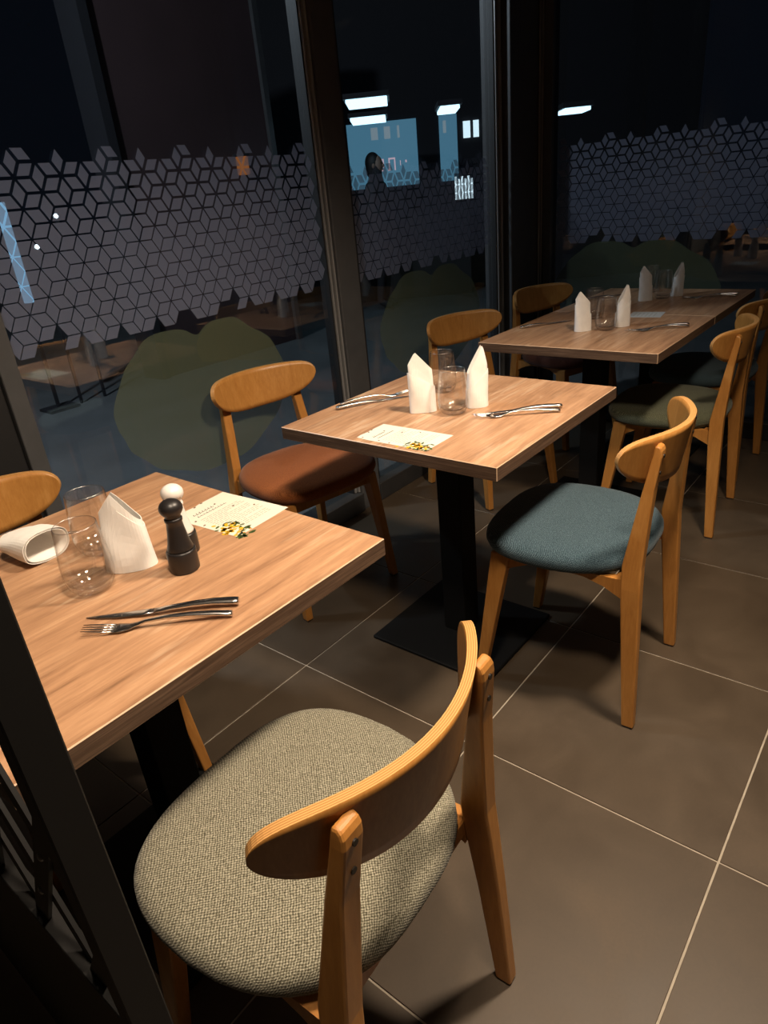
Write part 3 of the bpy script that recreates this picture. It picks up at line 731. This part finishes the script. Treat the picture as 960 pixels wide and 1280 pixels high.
# grey card on the third table
cd_ = empty('table_card', (1.815, -0.36, TH+0.0002), R(8)); tag(cd_, 'flat pale grey card between the napkins of the far tables', 'card')
box('sheet', -0.06, 0.06, -0.065, 0.065, 0, 0.0006, 'card_grey', cd_)
V = []; F = []
for k in range(6):
    b0 = len(V); y = 0.045-k*0.016; V += [(-0.045, y, 0.0007), (0.04, y, 0.0007), (0.04, y+0.002, 0.0007), (-0.045, y+0.002, 0.0007)]; F.append((b0, b0+1, b0+2, b0+3))
mesh_obj('printed_text', V, F, 'ink_pale', cd_)

# ------------------------------------------------------------------ lattice divider at the left
dv = empty('room_divider', (-0.992, -0.88, 0)); tag(dv, 'black metal divider post with riveted lattice at the left edge', 'divider')
box('post', -0.0165, 0.0165, -0.022, 0.002, 0, 1.42, 'black_frame', dv, 0.0015)
box('post', -0.0165, 0.0165, 1.30, 1.344, 0, 1.42, 'black_frame', dv, 0.0015)
box('lower_panel', -0.004, 0.004, 0.022, 1.30, 0.04, 0.60, 'black_frame', dv)
box('rail', -0.012, 0.012, 0.022, 1.30, 0.585, 0.615, 'black_frame', dv, 0.001)
box('rail', -0.012, 0.012, 0.022, 1.30, 1.38, 1.41, 'black_frame', dv, 0.001)
za, zb = 0.60, 1.395
ang = R(58); pit = 0.118
def bar(y0, sgn, xo):
    # clip the diagonal to the panel
    t0, t1 = 0.0, (zb-za)/math.sin(ang)
    ca = math.cos(ang)*sgn
    lo, hi = 0.022, 1.30
    ts = []
    if ca > 0: t0 = max(t0, (lo-y0)/ca); t1 = min(t1, (hi-y0)/ca)
    else: t0 = max(t0, (hi-y0)/ca); t1 = min(t1, (lo-y0)/ca)
    if t1-t0 < 0.02: return
    p0 = Vector((xo, y0+ca*t0, za+math.sin(ang)*t0)); p1 = Vector((xo, y0+ca*t1, za+math.sin(ang)*t1))
    d = (p1-p0).normalized(); nrm = Vector((0, -d.z, d.y))*0.0125; ox = Vector((0.0022, 0, 0))
    rings = [[p+nrm+ox, p-nrm+ox, p-nrm-ox, p+nrm-ox] for p in (p0, p1)]
    loft('lattice_bar', rings, 'black_frame', dv)
k = -8
while k < 18:
    bar(0.090+k*pit, 1, 0.0024); bar(0.090+k*pit, -1, -0.0024); k += 1
# rivets at the crossings
tz = math.tan(ang)
V, F = lathe_data([(0.0045, 0), (0.0042, 0.0015), (0.002, 0.0026)], 10)
V = [(-0.0045-v[2], v[0], v[1]) for v in V]
rme = bpy.data.meshes.new('rivet'); rme.from_pydata(V, [], F); rme.materials.append(MATS['bead_metal']); rme.update()
for a in range(-9, 20):
    for b_ in range(-9, 26):
        ya, yb = 0.090+a*pit, 0.090+b_*pit
        yc = (ya+yb)/2; zc = za+(yb-ya)/2*tz
        if 0.03 < yc < 1.29 and za+0.01 < zc < zb-0.02:
            o = bpy.data.objects.new('rivet', rme); COL.objects.link(o); o.parent = dv; o.location = (0, yc, zc)

# ------------------------------------------------------------------ ceiling spot fittings
for i, (loc, tgt, *_r) in enumerate(SPOTS):
    lab = ['black ceiling spot above the aisle beside the nearest table', 'black ceiling spot above the aisle beside the second table', 'black ceiling spot above the aisle beside the far tables', 'black ceiling spot above the entrance side of the room'][i]
    root = empty('ceiling_spot', loc); tag(root, lab, 'lamp', 'ceiling spots')
    q = (Vector(tgt)-Vector(loc)).to_track_quat('-Z', 'Y')
    V, F = lathe_data([(0.052, 0.0), (0.056, 0.0), (0.056, 0.15), (0.03, 0.17), (0.0005, 0.17), (0.0005, 0.165), (0.052, 0.146)], 28, False)
    hd = mesh_obj('housing', V, F, 'black_metal', root, True); hd.rotation_mode = 'QUATERNION'; hd.rotation_quaternion = q
    V, F = lathe_data([(0.0005, 0.062), (0.051, 0.062)], 28, False)
    lf = mesh_obj('lamp_face', V, F, 'lamp_face', root); lf.rotation_mode = 'QUATERNION'; lf.rotation_quaternion = q
    box('stem', -0.008, 0.008, -0.008, 0.008, 0.16, 2.9-loc[2], 'black_metal', root)

# ------------------------------------------------------------------ the dark outside
tag(box('ground_outside', -6, 16, 0.72, 16, -0.10, -0.02, 'outdoor_ground'), kind='structure')
tag(box('ground_end', 2.72, 16, -8, 0.72, -0.10, -0.02, 'outdoor_ground'), kind='structure')
def frame_at(loc, rz): return empty('x', loc, rz)
# maroon wall slab outside window 1
mw = empty('wall_slab', (0, 0, 0)); tag(mw, 'dark maroon wall slab outside beyond the first pane', 'wall')
box('slab', 2.30, 3.92, 4.0, 4.25, -0.02, 2.95, 'maroon_wall', mw)
box('corner_strip', 2.22, 2.30, 3.96, 4.25, -0.02, 2.95, 'outdoor_dark', mw)
box('corner_strip', 3.92, 3.98, 3.96, 4.25, -0.02, 2.95, 'frame_grey', mw)
ln = empty('orange_reflection', (3.50, 3.93, 1.56)); tag(ln, 'small glowing orange box in place of a reflection, on the maroon slab', 'lamp')  # glowing box stands in for an orange reflection in the glass
box('reflection_glow', -0.045, 0.045, -0.04, 0.04, 0, 0.15, 'orange_lit', ln, 0.008); box('cap', -0.055, 0.055, -0.05, 0.05, 0.151, 0.17, 'outdoor_dark', ln); box('bracket', -0.015, 0.015, 0.04, 0.07, 0.05, 0.09, 'outdoor_dark', ln)
sp = empty('added_post_lamp', (-0.9, 2.4, -0.02)); tag(sp, 'added lamp on a tall post outside, left of the picture', 'lamp')  # lamp added to brighten the ground outside, post and head made up
V, F = lathe_data([(0.05, 0), (0.05, 0.1), (0.03, 0.2), (0.028, 3.3), (0.02, 3.36)], 14); mesh_obj('post', V, F, 'outdoor_dark', sp, True)
V, F = lathe_data([(0.02, 3.58), (0.22, 3.60), (0.24, 3.62), (0.05, 3.70)], 20); mesh_obj('head', V, F, 'outdoor_dark', sp, True)
for k in range(3):
    a = 2*PI*k/3; box('arm', 0.03*math.cos(a)-0.006, 0.03*math.cos(a)+0.006, 0.03*math.sin(a)-0.006, 0.03*math.sin(a)+0.006, 3.30, 3.59, 'outdoor_dark', sp)
tb = empty('light_tube', (1.285, 4.0, 0)); tag(tb, 'pale blue vertical light tube outside at the far left', 'lamp')
V, F = lathe_data([(0.035, 0.80), (0.035, 1.48)], 14); mesh_obj('tube', V, F, 'cyan_tube', tb)
box('stand', -0.012, 0.012, 0.03, 0.05, -0.02, 1.5, 'outdoor_dark', tb); box('foot', -0.12, 0.12, -0.08, 0.12, -0.02, 0.0, 'outdoor_dark', tb)
for (x, z, lab) in ((1.668, 1.363, 'bright white point lamp outside behind the film of the first pane'), (1.46, 1.169, 'small white point lamp outside, lower left of the bright one')):
    rt_ = empty('garden_lamp', (x, 4.0, 0)); tag(rt_, lab, 'lamp', 'point lamps outside')
    V, F = lathe_data([(0.002, z-0.018), (0.016, z-0.008), (0.018, z), (0.012, z+0.012), (0.002, z+0.018)], 12); mesh_obj('bulb', V, F, 'spark_lit', rt_)
    box('post', -0.01, 0.01, -0.01, 0.01, -0.02, z-0.018, 'outdoor_dark', rt_)
# lit shop far across, seen through window 2 ; local x runs along the facade
d0 = Vector((6.069, 4.897, 0)); d1 = Vector((7.30, 3.30, 0)); ex = (d1-d0).normalized(); rz = math.atan2(ex.y, ex.x)
sh = empty('shop_building', (6.45, 5.20, 0), rz); tag(sh, 'dark shop building with blue lit windows far outside', 'building')
# local frame: +x along facade (to the right), -y towards the viewer
def fbox(name, u0, u1, z0, z1, mat, dy=0.0, th=0.02, parent=sh): return box(name, u0, u1, dy-th, dy, z0, z1, mat, parent, 0.0)
fbox('wall', -1.3, 4.5, -0.02, 4.2, 'outdoor_dark', 0.3, 0.3)
wn = fbox('window', 0.0, 0.90, 1.36, 2.12, 'blue_lit', -0.003)
wn2 = fbox('window', 1.19, 1.42, 1.36, 2.12, 'blue_lit', -0.003)
for (a, b_) in ((0.31, 0.40), (0.48, 0.56), (0.65, 0.68)): fbox('lit_gap', a, b_, 1.92, 2.06, 'pale_lit', -0.024, 0.006, wn)
fbox('lit_gap', 1.24, 1.28, 1.92, 2.06, 'pale_lit', -0.024, 0.006, wn2)
# pink sign letters on the lit window
for (a, b_, z0, z1) in ((0.355, 0.372, 1.55, 1.69), (0.355, 0.45, 1.675, 1.695), (0.433, 0.45, 1.59, 1.69), (0.39, 0.44, 1.55, 1.57), (0.51, 0.527, 1.55, 1.695), (0.51, 0.60, 1.68, 1.70), (0.583, 0.60, 1.55, 1.69), (0.495, 0.53, 1.55, 1.57), (0.66, 0.67, 1.60, 1.66), (0.73, 0.75, 1.63, 1.66)):
    fbox('sign_letter', a, b_, z0, z1, 'pink_lit', -0.024, 0.006, wn)
for (a, b_) in ((1.50, 1.59), (1.63, 1.70)): fbox('window', a, b_, 1.84, 2.03, 'white_lit', -0.003)
bl = fbox('window', 1.36, 1.62, 1.12, 1.44, 'outdoor_dark', -0.003)
for k in range(6): fbox('slat', 1.365+k*0.042, 1.392+k*0.042, 1.125, 1.40-(0.03 if k % 2 else 0), 'white_lit', -0.024, 0.006, bl)
fbox('counter', -0.2, 1.5, -0.02, 1.02, 'outdoor_dark', -0.2, 0.3)
def panel(u, v, wu, wv, z, lab):
    base = Vector((u, v, z)); o = empty('ceiling_lamp_panel', base, rz); tag(o, lab, 'lamp', 'cyan lamp panels outside')
    box('diffuser', -wu/2, wu/2, -wv/2, wv/2, 0, 0.03, 'cyan_light', o, 0.004); box('housing', -wu/2-0.02, wu/2+0.02, -wv/2-0.02, wv/2+0.02, 0.031, 0.07, 'outdoor_dark', o)
panel(4.33, 3.09, 0.36, 0.50, 2.02, 'upper pale cyan lamp panel outside beyond the second pane')
panel(5.20, 3.80, 0.36, 0.50, 1.98, 'lower pale cyan lamp panel outside beyond the second pane')
panel(4.75, 2.51, 0.17, 0.45, 1.90, 'small pale cyan lamp panel outside to the right of the pair')
panel(5.27, 1.555, 0.22, 0.30, 1.78, 'pale cyan lamp panel outside beyond the end window')
tag(box('canopy_outside', 3.2, 9.0, 1.0, 8.0, 4.2, 4.3, 'outdoor_dark'), kind='structure')

# person outside, dark clothes, standing
def person(loc, rz, label):
    root = empty('person', loc, rz); tag(root, label, 'person')
    J = {'pel': (0, 0, .95), 'spi': (0, .01, 1.15), 'che': (0, .0, 1.35), 'nec': (0, -.01, 1.48), 'hd': (0, -.02, 1.56), 'ht': (0, -.015, 1.68),
         'hl': (.10, 0, .92), 'kl': (.11, -.02, .50), 'al': (.11, .03, .09), 'tl': (.12, -.13, .04), 'hr': (-.10, 0, .92), 'kr': (-.11, -.02, .50), 'ar': (-.11, .03, .09), 'tr': (-.12, -.13, .04),
         'sl': (.19, 0, 1.40), 'el': (.25, .0, 1.13), 'wl': (.22, -.14, .93), 'sr': (-.19, 0, 1.40), 'er': (-.25, .0, 1.13), 'wr': (-.18, -.20, 1.05)}
    E_ = [('pel', 'spi'), ('spi', 'che'), ('che', 'nec'), ('nec', 'hd'), ('hd', 'ht'), ('pel', 'hl'), ('hl', 'kl'), ('kl', 'al'), ('al', 'tl'), ('pel', 'hr'), ('hr', 'kr'), ('kr', 'ar'), ('ar', 'tr'),
          ('che', 'sl'), ('sl', 'el'), ('el', 'wl'), ('che', 'sr'), ('sr', 'er'), ('er', 'wr')]
    rad = dict(pel=.15, spi=.135, che=.16, nec=.085, hd=.085, ht=.075, hl=.095, kl=.062, al=.045, tl=.04, hr=.095, kr=.062, ar=.045, tr=.04, sl=.075, el=.05, wl=.035, sr=.075, er=.05, wr=.035)
    for sd, sx in (('l', 1), ('r', -1)):
        wx, wy, wz = J['w'+sd]
        for fi in range(5):
            nm = 'f%s%d' % (sd, fi); J[nm] = (wx+(fi-2)*0.018, wy-0.07-(0.02 if 0 < fi < 4 else 0), wz-0.05); rad[nm] = 0.010
            mid = 'm%s%d' % (sd, fi); J[mid] = (wx+(fi-2)*0.014, wy-0.04, wz-0.02); rad[mid] = 0.013
            E_ += [('w'+sd, mid), (mid, nm)]
    ks = list(J); me = bpy.data.meshes.new('body'); me.from_pydata([J[k_] for k_ in ks], [(ks.index(a), ks.index(b_)) for a, b_ in E_], [])
    o = bpy.data.objects.new('body', me); COL.objects.link(o); o.parent = root
    md = o.modifiers.new('skin', 'SKIN'); 
    for i, k_ in enumerate(ks):
        sv = me.skin_vertices[0].data[i]; sv.radius = (rad[k_], rad[k_]*0.85); sv.use_root = (k_ == 'pel')
    o.modifiers.new('sub', 'SUBSURF').levels = 1; o.modifiers['sub'].render_levels = 2
    me.materials.append(MATS['clothes_dark'])
    bm = bmesh.new(); bmesh.ops.create_uvsphere(bm, u_segments=16, v_segments=12, radius=1)
    for v in bm.verts:
        v.co = Vector((v.co.x*.086, v.co.y*.092+0.018, v.co.z*.115+1.640))
        if v.co.z < 1.6: v.co.z -= 0.06*(1 if v.co.y > 0 else 0)
    hm = bpy.data.meshes.new('hair'); bm.to_mesh(hm); bm.free(); link('hair', hm, 'hair_dark', root, True)
    bm = bmesh.new()
    def blob(x, y, z, rx, ry, rz_):
        r_ = bmesh.ops.create_uvsphere(bm, u_segments=12, v_segments=8, radius=1)
        for v in r_['verts']: v.co = Vector((x+v.co.x*rx, y+v.co.y*ry, z+v.co.z*rz_))
    blob(0, -0.040, 1.615, .070, .062, .100); blob(0, -0.103, 1.605, .012, .018, .022); blob(-.072, -.01, 1.61, .012, .02, .03); blob(.072, -.01, 1.61, .012, .02, .03); blob(0, -0.095, 1.565, .022, .010, .008)
    fm = bpy.data.meshes.new('face'); bm.to_mesh(fm); bm.free(); link('face', fm, 'skin', root, True)
    bm = bmesh.new(); blob(-.028, -.093, 1.632, .011, .008, .007); blob(.028, -.093, 1.632, .011, .008, .007)
    em = bpy.data.meshes.new('eyes'); bm.to_mesh(em); bm.free(); link('eyes', em, 'hair_dark', root, True)
person((5.75, 4.22, -0.02), R(20), 'dark silhouetted person standing outside in front of the blue lit window')
